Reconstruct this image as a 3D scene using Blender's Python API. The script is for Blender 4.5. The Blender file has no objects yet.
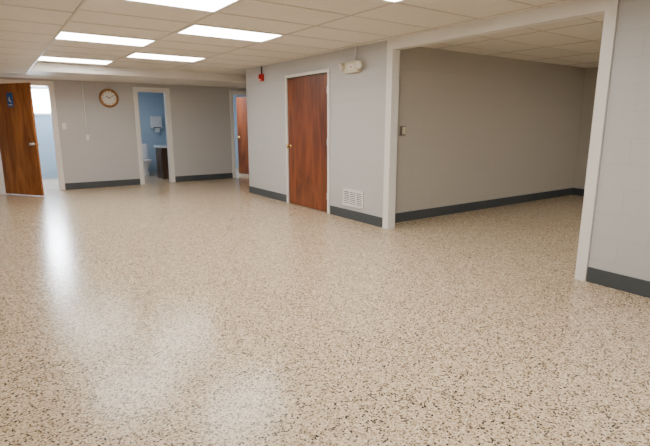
import bpy, bmesh, random
from math import *
from mathutils import Vector, Matrix
random.seed(4)
H=2.283; ZS=2.14; X1=4.03; Y1=10.82; YA=4.61; XB=8.9; XL=-1.6; YB=-2.5; YC=8.32; XR=6.5
XS=0.655; YS=9.2

# ---------------------------------------------------------------- materials
def newmat(name):
    m=bpy.data.materials.new(name); m.use_nodes=True
    nt=m.node_tree; b=nt.nodes["Principled BSDF"]
    return m,nt,b
def N(nt,t,**k):
    n=nt.nodes.new(t)
    for a,v in k.items(): setattr(n,a,v)
    return n
def simple(name,col,rough=0.5,metal=0.0,var=0.06,scale=8,bump=0.0):
    m,nt,b=newmat(name)
    tc=N(nt,"ShaderNodeTexCoord"); no=N(nt,"ShaderNodeTexNoise"); no.inputs["Scale"].default_value=scale; no.inputs["Detail"].default_value=4
    nt.links.new(tc.outputs["Object"],no.inputs["Vector"])
    r=N(nt,"ShaderNodeValToRGB")
    c0=[max(0,c*(1-var)) for c in col]; c1=[min(1,c*(1+var)) for c in col]
    r.color_ramp.elements[0].color=(*c0,1); r.color_ramp.elements[1].color=(*c1,1)
    r.color_ramp.elements[0].position=.3; r.color_ramp.elements[1].position=.7
    nt.links.new(no.outputs["Fac"],r.inputs["Fac"]); nt.links.new(r.outputs["Color"],b.inputs["Base Color"])
    b.inputs["Roughness"].default_value=rough; b.inputs["Metallic"].default_value=metal
    if bump:
        bp=N(nt,"ShaderNodeBump"); bp.inputs["Strength"].default_value=bump; bp.inputs["Distance"].default_value=.003
        nt.links.new(no.outputs["Fac"],bp.inputs["Height"]); nt.links.new(bp.outputs["Normal"],b.inputs["Normal"])
    return m
def blockmat(name,axis,col,mort=0.93,rough=.42):
    m,nt,b=newmat(name)
    tc=N(nt,"ShaderNodeTexCoord"); sp=N(nt,"ShaderNodeSeparateXYZ"); cb=N(nt,"ShaderNodeCombineXYZ")
    nt.links.new(tc.outputs["Object"],sp.inputs[0])
    nt.links.new(sp.outputs[axis],cb.inputs[0]); nt.links.new(sp.outputs["Z"],cb.inputs[1])
    br=N(nt,"ShaderNodeTexBrick"); br.inputs["Scale"].default_value=1
    br.inputs["Brick Width"].default_value=.42; br.inputs["Row Height"].default_value=.2
    br.inputs["Mortar Size"].default_value=.006; br.inputs["Mortar Smooth"].default_value=.6
    br.inputs["Color1"].default_value=(*col,1); br.inputs["Color2"].default_value=(*[c*.985 for c in col],1)
    br.inputs["Mortar"].default_value=(*[c*mort for c in col],1)
    nt.links.new(cb.outputs[0],br.inputs["Vector"])
    nt.links.new(br.outputs["Color"],b.inputs["Base Color"])
    no=N(nt,"ShaderNodeTexNoise"); no.inputs["Scale"].default_value=90; no.inputs["Detail"].default_value=3
    nt.links.new(tc.outputs["Object"],no.inputs["Vector"])
    mm=N(nt,"ShaderNodeMath",operation="MULTIPLY"); mm.inputs[1].default_value=.25
    nt.links.new(no.outputs["Fac"],mm.inputs[0])
    sb=N(nt,"ShaderNodeMath",operation="SUBTRACT"); nt.links.new(mm.outputs[0],sb.inputs[0]); nt.links.new(br.outputs["Fac"],sb.inputs[1])
    bp=N(nt,"ShaderNodeBump"); bp.inputs["Strength"].default_value=.28; bp.inputs["Distance"].default_value=.003
    nt.links.new(sb.outputs[0],bp.inputs["Height"]); nt.links.new(bp.outputs["Normal"],b.inputs["Normal"])
    b.inputs["Roughness"].default_value=rough
    return m
def woodmat(name,dark,light,rough=.35,sc=1.0):
    m,nt,b=newmat(name)
    tc=N(nt,"ShaderNodeTexCoord"); mp=N(nt,"ShaderNodeMapping"); mp.inputs["Scale"].default_value=(5*sc,5*sc,.7*sc)
    nt.links.new(tc.outputs["Object"],mp.inputs[0])
    n1=N(nt,"ShaderNodeTexNoise"); n1.inputs["Scale"].default_value=1.6; n1.inputs["Detail"].default_value=5; n1.inputs["Distortion"].default_value=1.4
    nt.links.new(mp.outputs[0],n1.inputs["Vector"])
    mp2=N(nt,"ShaderNodeMapping"); mp2.inputs["Scale"].default_value=(90,90,3); nt.links.new(tc.outputs["Object"],mp2.inputs[0])
    n2=N(nt,"ShaderNodeTexNoise"); n2.inputs["Scale"].default_value=1; n2.inputs["Detail"].default_value=3; nt.links.new(mp2.outputs[0],n2.inputs["Vector"])
    mx=N(nt,"ShaderNodeMath",operation="MULTIPLY_ADD"); mx.inputs[1].default_value=.3
    nt.links.new(n2.outputs["Fac"],mx.inputs[0]); nt.links.new(n1.outputs["Fac"],mx.inputs[2])
    r=N(nt,"ShaderNodeValToRGB"); r.color_ramp.elements[0].position=.45; r.color_ramp.elements[1].position=.85
    r.color_ramp.elements[0].color=(*dark,1); r.color_ramp.elements[1].color=(*light,1)
    nt.links.new(mx.outputs[0],r.inputs[0]); nt.links.new(r.outputs[0],b.inputs["Base Color"])
    b.inputs["Roughness"].default_value=rough
    return m
def emit(name,col,st):
    m,nt,b=newmat(name)
    b.inputs["Base Color"].default_value=(.8,.8,.8,1)
    # faint prismatic lens texture
    tc=N(nt,"ShaderNodeTexCoord"); v=N(nt,"ShaderNodeTexNoise"); v.inputs["Scale"].default_value=3
    nt.links.new(tc.outputs["Object"],v.inputs["Vector"])
    mr=N(nt,"ShaderNodeMapRange"); mr.inputs["To Min"].default_value=st*.93; mr.inputs["To Max"].default_value=st*1.07
    nt.links.new(v.outputs["Fac"],mr.inputs[0]); nt.links.new(mr.outputs[0],b.inputs["Emission Strength"])
    b.inputs["Emission Color"].default_value=(*col,1)
    return m

def floormat():
    m,nt,b=newmat("epoxy_flake_floor")
    tc=N(nt,"ShaderNodeTexCoord")
    def vor(scale,off):
        mp=N(nt,"ShaderNodeMapping"); mp.inputs["Location"].default_value=(off,off*1.7,0)
        nt.links.new(tc.outputs["Object"],mp.inputs[0])
        v=N(nt,"ShaderNodeTexVoronoi"); v.voronoi_dimensions='2D'; v.inputs["Scale"].default_value=scale
        nt.links.new(mp.outputs[0],v.inputs["Vector"])
        s=N(nt,"ShaderNodeSeparateColor"); nt.links.new(v.outputs["Color"],s.inputs[0])
        return v,s
    v1,s1=vor(140,0); v2,s2=vor(72,3.3); 
    r=N(nt,"ShaderNodeValToRGB"); r.color_ramp.interpolation='CONSTANT'
    stops=[(0,(.06,.045,.035)),(.08,(.22,.15,.095)),(.18,(.42,.315,.20)),(.32,(.59,.455,.30)),(.60,(.65,.515,.355)),(.84,(.81,.70,.54))]
    e=r.color_ramp.elements
    e[0].position=0; e[0].color=(*stops[0][1],1); e[1].position=stops[1][0]; e[1].color=(*stops[1][1],1)
    for p,c in stops[2:]:
        x=e.new(p); x.color=(*c,1)
    nt.links.new(s1.outputs[0],r.inputs[0])
    # larger sparse dark chips
    lt=N(nt,"ShaderNodeMath",operation="LESS_THAN"); lt.inputs[1].default_value=.08; nt.links.new(s2.outputs[0],lt.inputs[0])
    ld=N(nt,"ShaderNodeMath",operation="LESS_THAN"); ld.inputs[1].default_value=.42; nt.links.new(v2.outputs["Distance"],ld.inputs[0])
    ml=N(nt,"ShaderNodeMath",operation="MULTIPLY"); nt.links.new(lt.outputs[0],ml.inputs[0]); nt.links.new(ld.outputs[0],ml.inputs[1])
    mix=N(nt,"ShaderNodeMix",data_type="RGBA"); nt.links.new(ml.outputs[0],mix.inputs["Factor"])
    nt.links.new(r.outputs[0],mix.inputs["A"]); mix.inputs["B"].default_value=(.03,.028,.03,1)
    nt.links.new(mix.outputs["Result"],b.inputs["Base Color"])
    n=N(nt,"ShaderNodeTexNoise"); n.inputs["Scale"].default_value=28; n.inputs["Detail"].default_value=3
    nt.links.new(tc.outputs["Object"],n.inputs["Vector"])
    bp=N(nt,"ShaderNodeBump"); bp.inputs["Strength"].default_value=.2; bp.inputs["Distance"].default_value=.003
    nt.links.new(n.outputs["Fac"],bp.inputs["Height"]); nt.links.new(bp.outputs["Normal"],b.inputs["Normal"])
    b.inputs["Roughness"].default_value=.225
    b.inputs["IOR"].default_value=1.5
    return m

M_floor=floormat()
GREY=(.52,.525,.535)
M_wy=blockmat("painted_block_wall_yz","Y",GREY,.93)
M_wx=blockmat("painted_block_wall_xz","X",GREY,.95)
M_alc=blockmat("block_wall_warm_light_tint","X",(.51,.487,.435),.95)  # alcove wall: beige cast of the warm light put into the colour
M_alc2=blockmat("block_wall_warm_light_tint_back","Y",(.51,.487,.435),.95)  # same warm light tint in the colour, for the back wall
M_blue=blockmat("painted_block_wall_blue","X",(.46,.58,.70))
M_blue2=simple("painted_blue_wall",(.44,.56,.68),.5,var=.02)
M_base=simple("dark_rubber_baseboard",(.06,.072,.082),.4,var=.05)
M_trim=simple("white_painted_trim",(.80,.79,.77),.35,var=.015)
M_tile=simple("acoustic_ceiling_tile",(.76,.73,.67),.9,var=.07,scale=90,bump=.6)
M_tee=simple("ceiling_tee_metal",(.58,.54,.48),.5,var=.02)
M_soff=simple("soffit_paint",(.72,.70,.66),.6,var=.02)
M_wood=woodmat("stained_birch_door",(.10,.022,.006),(.25,.065,.016))
M_wood2=woodmat("stained_birch_door_orange",(.22,.065,.014),(.50,.19,.05))
M_oak=woodmat("oak_clock_frame",(.22,.09,.03),(.40,.2,.08),sc=4)
M_brass=simple("brass_hardware",(.75,.55,.25),.25,1,var=.03)
M_steel=simple("steel_hardware",(.6,.6,.6),.3,1,var=.03)
M_wplas=simple("white_plastic",(.8,.8,.78),.4,var=.01)
M_beige=simple("beige_plastic",(.66,.61,.48),.4,var=.01)
M_dark=simple("dark_plastic",(.03,.03,.03),.4,var=.05)
M_brown=simple("brown_plastic",(.20,.17,.13),.4,var=.03)
M_red=simple("red_alarm_plastic",(.55,.02,.02),.35,var=.03)
M_sign=simple("blue_sign_plastic",(.03,.12,.42),.4,var=.02)
M_porc=simple("white_porcelain",(.85,.86,.88),.12,var=.01)
M_cab=woodmat("dark_vanity_wood",(.04,.02,.012),(.09,.05,.03))
M_lens=emit("fluorescent_lens",(1,.945,.87),20)
M_day=emit("frosted_window_daylight",(.85,.92,1),20)
M_exglow=simple("lamp_lens_glass",(.85,.85,.8),.1,var=.01)

# ---------------------------------------------------------------- mesh builder
class B:
    def __init__(s,name):
        s.name=name; s.bm=bmesh.new(); s.mats=[]
    def mi(s,m):
        if m not in s.mats: s.mats.append(m)
        return s.mats.index(m)
    def _add(s,verts,m,smooth=False):
        i=s.mi(m)
        for f in {f for v in verts for f in v.link_faces}:
            f.material_index=i; f.smooth=smooth
    def box(s,a,b,m,bev=0,mat=None):
        c=[(a[i]+b[i])/2 for i in range(3)]; d=[abs(b[i]-a[i]) for i in range(3)]
        r=bmesh.ops.create_cube(s.bm,size=1); vs=r['verts']
        bmesh.ops.scale(s.bm,vec=d,verts=vs); bmesh.ops.translate(s.bm,vec=c,verts=vs)
        if bev:
            es=list({e for v in vs for e in v.link_edges})
            rr=bmesh.ops.bevel(s.bm,geom=es,offset=bev,segments=2,affect='EDGES',profile=.5)
            vs=list({v for f in rr['faces'] for v in f.verts}|{v for v in vs if v.is_valid})
        if mat is not None: bmesh.ops.transform(s.bm,matrix=mat,verts=vs)
        s._add(vs,m); return s
    def lathe(s,prof,c,axis,m,seg=32,sc=(1,1,1)):
        """prof list of (r,h) revolved about axis through c"""
        q=Vector((0,0,1)).rotation_difference(Vector(axis)).to_matrix()
        rings=[]
        for r,h in prof:
            if r<1e-6: rings.append([s.bm.verts.new(q@Vector((0,0,h))+Vector(c))])
            else: rings.append([s.bm.verts.new(q@Vector((r*cos(2*pi*k/seg)*sc[0],r*sin(2*pi*k/seg)*sc[1],h))+Vector(c)) for k in range(seg)])
        i=s.mi(m)
        for A,C in zip(rings,rings[1:]):
            for k in range(seg):
                k2=(k+1)%seg
                if len(A)==1 and len(C)==1: continue
                if len(A)==1: v=[A[0],C[k],C[k2]]
                elif len(C)==1: v=[A[k],A[k2],C[0]]
                else: v=[A[k],A[k2],C[k2],C[k]]
                try:
                    f=s.bm.faces.new(v); f.material_index=i; f.smooth=True
                except ValueError: pass
        return s
    def rod(s,a,b,r,m,seg=12):
        a=Vector(a); b=Vector(b); L=(b-a).length
        return s.lathe([(0,0),(r,0),(r,L),(0,L)],a,(b-a).normalized(),m,seg)
    def done(s,loc=None,rotz=None):
        bmesh.ops.recalc_face_normals(s.bm,faces=s.bm.faces)
        me=bpy.data.meshes.new(s.name); s.bm.to_mesh(me); s.bm.free()
        for m in s.mats: me.materials.append(m)
        o=bpy.data.objects.new(s.name,me); bpy.context.collection.objects.link(o)
        if loc: o.location=loc
        if rotz is not None: o.rotation_euler=(0,0,rotz)
        return o

# ---------------------------------------------------------------- shell
B("floor").box((XL-.2,YB-.2,-.1),(XB+.2,14.2,0),M_floor).done()
ft=B("ceiling"); ft.box((XL-.2,YB-.2,H),(XB+.2,Y1+.14,H+.1),M_tile); ft.done()
B("soffit_left").box((XL,YB,ZS),(XS,Y1,H),M_tile).done()
s=B("soffit_far"); s.box((XS,YS,ZS),(XR,Y1,H),M_soff); s.done()

D1=(.13,1.08,2.03); D2=(2.69,3.31,1.99); D3=(4.87,5.65,2.0)
w=B("wall_far"); 
xs=[XL-.2,D1[0],D1[1],D2[0],D2[1],D3[0],D3[1],XR+.2]
for i in range(0,8,2): w.box((xs[i],Y1,0),(xs[i+1],Y1+.13,H),M_wx)
for d in (D1,D2,D3): w.box((d[0],Y1,d[2]),(d[1],Y1+.13,H),M_wx)
w.done()
DW=(5.69,6.83,2.02)
w=B("wall_center")
w.box((X1,DW[1],0),(X1+.2,YC,H),M_wy); w.box((X1,4.46,0),(X1+.2,DW[0],H),M_wy); w.box((X1,DW[0],DW[2]),(X1+.2,DW[1],H),M_wy)
w.done()
B("wall_center_return").box((X1+.2,YC-.2,0),(XR,YC,H),M_wx).done()
B("wall_recess_end").box((XR,YC-.2,0),(XR+.2,Y1,H),M_wy).done()
B("wall_right").box((X1,YB,0),(X1+.2,1.89,H),M_wy).done()
B("wall_back").box((XL-.2,YB-.2,0),(XB+.2,YB,H),M_wx).done()
B("wall_left").box((XL-.2,YB,0),(XL,Y1,H),M_wy).done()
B("wall_alcove_side").box((X1+.2,YA,0),(XB+.2,YA+.15,H),M_alc).done()
B("wall_alcove_back").box((XB,YB,0),(XB+.2,YA,H),M_alc2).done()

# opening casing
t=B("trim_opening"); XD=X1+.1
t.box((X1-.018,4.36,0),(XD,4.46,H-.001),M_trim)
t.box((XD,4.46,0),(X1+.2,YA,H-.001),M_trim)
t.box((X1-.018,1.89,0),(XD,1.98,H-.001),M_trim)
t.box((X1-.018,1.98,2.165),(XD,4.36,H-.001),M_trim)
t.done()

# tee grid
g=B("ceiling_grid")
PX,PY=1.07,.585; x0=.72; y0=6.02
def grid(xa,xb,ya,yb,z):
    k=ceil((xa-x0)/PX)
    while x0+k*PX<xb:
        x=x0+k*PX; g.box((x-.011,ya,z-.004),(x+.011,yb,z+.001),M_tee); k+=1
    k=ceil((ya-y0)/PY)
    while y0+k*PY<yb:
        y=y0+k*PY; g.box((xa,y-.011,z-.0035),(xb,y+.011,z+.001),M_tee); k+=1
grid(XS,X1-.02,YB,YS,H); grid(X1+.24,XB,YB,YA,H); grid(XL,XS,YB,Y1,ZS)
g.box((XS-.012,YB,ZS-.006),(XS+.006,YS,ZS+.03),M_tee)
g.done()

# troffers
for x,y in [(x0,y0+k*PY) for k in (4,0,-4,-8)]+[(x0+PX,y0+k*PY) for k in (2,-2,-6,-10)]+[(x0+4*PX,y0-9*PY),(x0+6*PX,y0-9*PY)]:  # last pair is unseen, added to brighten the alcove
    b=B("fluorescent_ceiling_light")
    a=.012; X2=x+PX; Y2=y+PY; f=.022; zt=H-.001; zb=H-.009
    b.box((x+a,y+a,zb),(X2-a,y+a+f,zt),M_wplas); b.box((x+a,Y2-a-f,zb),(X2-a,Y2-a,zt),M_wplas)
    b.box((x+a,y+a+f,zb),(x+a+f,Y2-a-f,zt),M_wplas); b.box((X2-a-f,y+a+f,zb),(X2-a,Y2-a-f,zt),M_wplas)
    b.box((x+a+f,y+a+f,zb+.003),(X2-a-f,Y2-a-f,zt),M_lens)
    b.done()

# baseboards
BH=.13
def bbx(name,segs,y,sgn):
    b=B(name)
    for a,c in segs: b.box((a,y,0),(c,y+sgn*.012,BH),M_base,.003)
    b.done()
def bby(name,segs,x,sgn):
    b=B(name)
    for a,c in segs: b.box((x,a,0),(x+sgn*.012,c,BH),M_base,.003)
    b.done()
cw=.075
bbx("baseboard_far",[(XL,D1[0]-cw),(D1[1]+cw,D2[0]-cw),(D2[1]+cw,D3[0]-cw),(D3[1]+cw,XR)],Y1,-1)
bby("baseboard_center",[(4.465,DW[0]-.06),(DW[1]+.06,YC)],X1,-1)
bby("baseboard_right",[(YB,1.885)],X1,-1)
bbx("baseboard_alcove_side",[(X1+.24,XB)],YA,-1)
bby("baseboard_alcove_back",[(YB,YA-.013)],XB,-1)
bby("baseboard_left",[(YB,Y1-.013)],XL,1)

# door casings far wall
def casing_x(name,d,w=cw):
    b=B(name); y=Y1
    for x in ((d[0]-w,d[0]),(d[1],d[1]+w)): b.box((x[0],y-.015,0),(x[1],y,d[2]+w),M_trim,.003)
    b.box((d[0],y-.015,d[2]),(d[1],y,d[2]+w),M_trim,.003)
    b.box((d[0],y,0),(d[0]+.018,y+.14,d[2]),M_trim); b.box((d[1]-.018,y,0),(d[1],y+.14,d[2]),M_trim)
    b.box((d[0],y,d[2]-.018),(d[1],y+.14,d[2]),M_trim)
    b.done()
casing_x("trim_1",D1); casing_x("trim_2",D2); casing_x("trim_3",D3)
b=B("trim_4"); c=.045
b.box((X1-.02,DW[0]-c,0),(X1,DW[0],DW[2]+c),M_trim,.003); b.box((X1-.02,DW[1],0),(X1,DW[1]+c,DW[2]+c),M_trim,.003)
b.box((X1-.02,DW[0],DW[2]),(X1,DW[1],DW[2]+c),M_trim,.003)
b.done()

# ---------------------------------------------------------------- doors
def knob(b,x,z,y,sgn,m):
    b.lathe([(0,0),(.033,0),(.033,.006),(.014,.012),(.012,.035),(.026,.045),(.03,.058),(.024,.07),(0,.074)],(x,y,z),(0,sgn,0),m,24)
def door(name,wid,hgt,mat,hm,loc,rz,sign=False,hinges=True,hingeside=1):
    # local: hinge at x=0, slab x 0..wid, y -0.02..0.02
    b=B(name)
    b.box((.004,-.02,.012),(wid,.02,hgt),mat,.002)
    for sg in (-1,1): knob(b,wid-.065,.95,sg*.02,sg,hm)
    if hinges:
        for z in (.25,1.05,hgt-.22):
            b.rod((0,.022*hingeside,z-.05),(0,.022*hingeside,z+.05),.008,M_steel)
            b.box((.002,.0202*hingeside,z-.05),(.035,.0225*hingeside,z+.05),M_steel)
    if sign:
        b.box((.36,-.026,1.60),(.50,-.0205,1.85),M_sign,.002)
        # pictogram on the sign: head, body, wheelchair arc
        b.box((.41,-.028,1.76),(.425,-.0262,1.775),M_wplas); b.box((.405,-.028,1.70),(.43,-.0262,1.755),M_wplas)
        b.box((.43,-.028,1.70),(.455,-.0262,1.712),M_wplas); b.box((.447,-.028,1.67),(.457,-.0262,1.70),M_wplas)
        b.box((.385,-.028,1.63),(.475,-.0262,1.645),M_wplas)
    return b.done(loc,rz)
door("door_1",.92,2.01,M_wood2,M_steel,(.165,Y1-.03,0),-radians(54),sign=True)
door("door_2",DW[1]-DW[0]-.012,2.005,M_wood,M_brass,(X1+.022,DW[0]+.004,0),radians(90),hinges=True,hingeside=1)
door("door_3",.74,1.97,M_wood,M_brass,(5.60,Y1+.175,0),radians(107),hinges=False)

# ---------------------------------------------------------------- wall items
# clock
b=B("wall_clock"); cx,cz=2.13,1.82; R=.19
b.lathe([(R-.05,.001),(R-.002,.001),(R,.012),(R-.008,.03),(R-.025,.038),(R-.042,.03),(R-.046,.015)],(cx,Y1,cz),(0,-1,0),M_oak,48)
b.lathe([(0,.014),(R-.044,.014)],(cx,Y1,cz),(0,-1,0),M_wplas,48)
b.lathe([(R-.046,.016),(R-.050,.018),(R-.054,.016)],(cx,Y1,cz),(0,-1,0),M_brass,48)
for k in range(12):
    a=k*pi/6; T=Matrix.Translation((cx,Y1-.0155,cz))@Matrix.Rotation(a,4,'Y')
    b.box((-.005,-.001,R-.085),(.005,.001,R-.06),M_dark,mat=T)
for a,L,wd in ((radians(-52),.07,.006),(radians(60),.105,.004)):
    T=Matrix.Translation((cx,Y1-.0175,cz))@Matrix.Rotation(a,4,'Y')
    b.box((-wd,-.001,-.015),(wd,.001,L),M_dark,mat=T)
b.lathe([(0,.02),(.008,.02),(.008,.014)],(cx,Y1,cz),(0,-1,0),M_dark,16)
b.done()
def switch(name,x,z,tog=True):
    b=B(name); b.box((x-.037,Y1-.008,z-.06),(x+.037,Y1-.0005,z+.06),M_wplas,.003)
    b.box((x-.006,Y1-.02,z-.012),(x+.006,Y1-.008,z+.014),M_wplas,.002)
    for dz in (-.042,.042): b.rod((x,Y1-.0095,z+dz),(x,Y1-.007,z+dz),.004,M_steel)
    return b.done()
switch("light_switch",1.26,1.26)
b=B("surface_conduit_switch"); x=1.65
b.rod((x,Y1-.014,1.08),(x,Y1-.014,ZS-.001),.0125,M_wplas)
b.box((x-.035,Y1-.045,.98),(x+.035,Y1-.0005,1.09),M_wplas,.004)
b.box((x-.006,Y1-.058,1.02),(x+.006,Y1-.045,1.05),M_wplas,.002)
for z in (1.4,1.8): b.box((x-.03,Y1-.018,z-.008),(x+.03,Y1-.0005,z+.008),M_steel)
b.done()
# fire alarm
b=B("fire_alarm"); y=7.67
b.box((X1-.05,y-.06,2.03),(X1-.0005,y+.06,2.15),M_red,.006)
b.lathe([(0,0),(.045,0),(.04,.015),(0,.018)],(X1-.05,y,2.1),(-1,0,0),M_red,24)
b.box((X1-.07,y-.02,2.04),(X1-.048,y+.02,2.06),M_exglow,.003)
b.rod((X1-.015,y,2.15),(X1-.015,y,H-.001),.011,M_dark)
b.done()
# emergency light
b=B("emergency_light"); y=5.09; z=2.03
b.box((X1-.07,y-.14,z-.075),(X1-.0005,y+.14,z+.075),M_beige,.012)
b.box((X1-.074,y-.06,z-.03),(X1-.069,y+.06,z+.03),M_wplas,.002)
b.box((X1-.0765,y-.02,z-.008),(X1-.073,y+.02,z+.008),M_red,.001)
for sg in (-1,1):
    yy=y+sg*.175
    b.rod((X1-.04,y+sg*.13,z+.02),(X1-.04,yy,z+.02),.014,M_beige)
    b.lathe([(0,-.03),(.03,-.03),(.05,.0),(.055,.035),(.05,.04),(.0,.036)],(X1-.06,yy,z+.02),Vector((-.9,sg*.3,-.3)).normalized(),M_beige,24)
    b.lathe([(0,.041),(.042,.0405)],(X1-.06,yy,z+.02),Vector((-.9,sg*.3,-.3)).normalized(),M_exglow,24)
b.rod((X1-.015,y-.03,z+.07),(X1-.015,y-.03,H-.001),.011,M_wplas)
b.done()
# vent
b=B("wall_vent_grille"); y0v,y1v,z0,z1=4.87,5.32,.18,.42
b.box((X1-.004,y0v,z0),(X1-.0005,y1v,z1),M_dark)
for a in ((y0v,z0,y1v,z0+.022),(y0v,z1-.022,y1v,z1),(y0v,z0,y0v+.025,z1),(y1v-.025,z0,y1v,z1)):
    b.box((X1-.014,a[0],a[1]),(X1-.001,a[2],a[3]),M_wplas,.002)
n=8
for k in range(n):
    zz=z0+.03+(z1-z0-.06)*k/(n-1)
    T=Matrix.Translation((X1-.0085,0,zz))@Matrix.Rotation(radians(-50),4,'Y')
    b.box((-.007,y0v+.02,-.0012),(.007,y1v-.02,.0012),M_wplas,mat=T)
for k in (1,2):
    yy=y0v+(y1v-y0v)*k/3; b.box((X1-.0145,yy-.004,z0+.01),(X1-.004,yy+.004,z1-.01),M_wplas)
b.done()
# thermostat in alcove
b=B("thermostat"); x=4.45; z=1.22
b.box((x-.04,YA-.03,z-.06),(x+.04,YA-.0005,z+.06),M_brown,.006)
b.box((x-.030,YA-.033,z-.048),(x+.030,YA-.029,z+.048),M_beige,.002)
b.lathe([(0,0),(.015,0),(.013,.008),(0,.009)],(x,YA-.03,z-.03),(0,-1,0),M_steel,16)
b.done()

# ---------------------------------------------------------------- rooms behind far wall
YR=Y1+.13; YE=13.4
B("wall_washroom_back").box((XL-.2,YE,0),(XR+.2,YE+.15,H+.1),M_blue).done()
b=B("wall_washroom_partition")
for x in (1.6,4.15): b.box((x,YR,0),(x+.1,YE,H),M_blue2)
for x in (-1.0,XR): b.box((x,YR,0),(x+.1,YE,H),M_blue2)
b.done()
B("ceiling_washroom").box((XL-.2,YR,H),(XR+.2,YE+.1,H+.08),M_soff).done()
def window(name,xa,xb,za,zb):
    b=B(name)
    for a in ((xa-.05,za-.05,xb+.05,za),(xa-.05,zb,xb+.05,zb+.05),(xa-.05,za,xa,zb),(xb,za,xb+.05,zb)):
        b.box((a[0],YE-.03,a[1]),(a[2],YE-.001,a[3]),M_trim,.003)
    b.box(((xa+xb)/2-.012,YE-.025,za),((xa+xb)/2+.012,YE-.001,zb),M_trim)
    b.box((xa,YE-.012,za),(xb,YE-.002,zb),M_day)
    b.done()
window("window_1",.55,1.3,1.55,2.1)

# toilet
b=B("toilet"); tx,ty=3.16,12.55
b.lathe([(0,0),(.12,0),(.115,.05),(.09,.15),(.12,.27),(.185,.37),(.19,.395),(.165,.40),(.14,.36),(.06,.26),(0,.24)],(tx,ty,0),(0,0,1),M_porc,32,sc=(1,1.25,1))
b.lathe([(.12,.398),(.125,.415),(.185,.415),(.195,.4),(.185,.396)],(tx,ty,0),(0,0,1),M_porc,32,sc=(1,1.25,1))
b.box((tx-.1,ty+.15,.02),(tx+.1,YE-.15,.36),M_porc,.03)
b.box((tx-.21,ty+.3,.36),(tx+.21,ty+.48,.72),M_porc,.025)
b.box((tx-.225,ty+.285,.72),(tx+.225,ty+.495,.755),M_porc,.012)
b.box((tx-.17,ty+.27,.42),(tx+.17,ty+.30,.80),M_porc,.012)
b.rod((tx-.15,ty+.29,.66),(tx-.15,ty+.26,.66),.012,M_steel)
b.done()
# vanity with sink
b=B("sink_vanity"); vx0,vx1,vy0,vy1=3.30,4.14,11.5,12.05
b.box((vx0+.03,vy0+.02,.0),(vx1,vy1-.02,.74),M_cab,.005)
for y in ((vy0+.05,(vy0+vy1)/2-.01),((vy0+vy1)/2+.01,vy1-.05)):
    b.box((vx0+.018,y[0],.12),(vx0+.03,y[1],.68),M_cab,.004); b.rod((vx0+.018,y[1]-.04,.6),(vx0+.0,y[1]-.04,.6),.012,M_brass)
b.box((vx0,vy0,.74),(vx1,vy1,.78),M_porc,.01)
b.lathe([(.17,0),(.18,.012),(.165,.016),(.13,-.01),(.0,-.02)],((vx0+vx1)/2,(vy0+vy1)/2,.785),(0,0,1),M_porc,32,sc=(1,1.1,1))
b.rod((vx1-.09,(vy0+vy1)/2,.78),(vx1-.09,(vy0+vy1)/2,.93),.014,M_steel); b.rod((vx1-.09,(vy0+vy1)/2,.92),(vx1-.24,(vy0+vy1)/2,.90),.011,M_steel)
b.done()
b=B("paper_towel_dispenser"); b.box((3.62,YE-.13,1.18),(3.90,YE-.001,1.50),M_wplas,.015); b.box((3.66,YE-.135,1.19),(3.86,YE-.12,1.21),M_dark); b.box((3.7,YE-.134,1.08),(3.82,YE-.13,1.19),M_wplas); b.done()

# ---------------------------------------------------------------- lights
def area(name,loc,rot,sx,sy,p,col):
    l=bpy.data.lights.new(name,'AREA'); l.shape='RECTANGLE'; l.size=sx; l.size_y=sy; l.energy=p; l.color=col
    o=bpy.data.objects.new(name,l); o.location=loc; o.rotation_euler=rot; bpy.context.collection.objects.link(o); return o
R90=radians(-90)
area("daylight_window_1",(.92,YE-.06,1.82),(R90,0,0),.7,.5,120,(.86,.93,1))
area("washroom_added_fill",(2.6,12.0,H-.03),(0,0,0),.4,.4,16,(.85,.92,1))  # added fill for the middle washroom, no fixture modelled
area("washroom_added_fill.001",(4.7,11.6,H-.03),(0,0,0),.5,.5,45,(.9,.95,1))  # added fill standing in for daylight in the end room

wd=bpy.data.worlds.new("World"); bpy.context.scene.world=wd; wd.use_nodes=True
wd.node_tree.nodes["Background"].inputs[0].default_value=(.6,.75,1,1); wd.node_tree.nodes["Background"].inputs[1].default_value=.6

cd=bpy.data.cameras.new("camera"); cd.sensor_width=36; cd.lens=475.08/650*36; cd.clip_start=.05
co=bpy.data.objects.new("camera",cd); co.location=(0,0,1.315); co.rotation_euler=(radians(90-11.856),0,-radians(34.914))
bpy.context.collection.objects.link(co); bpy.context.scene.camera=co
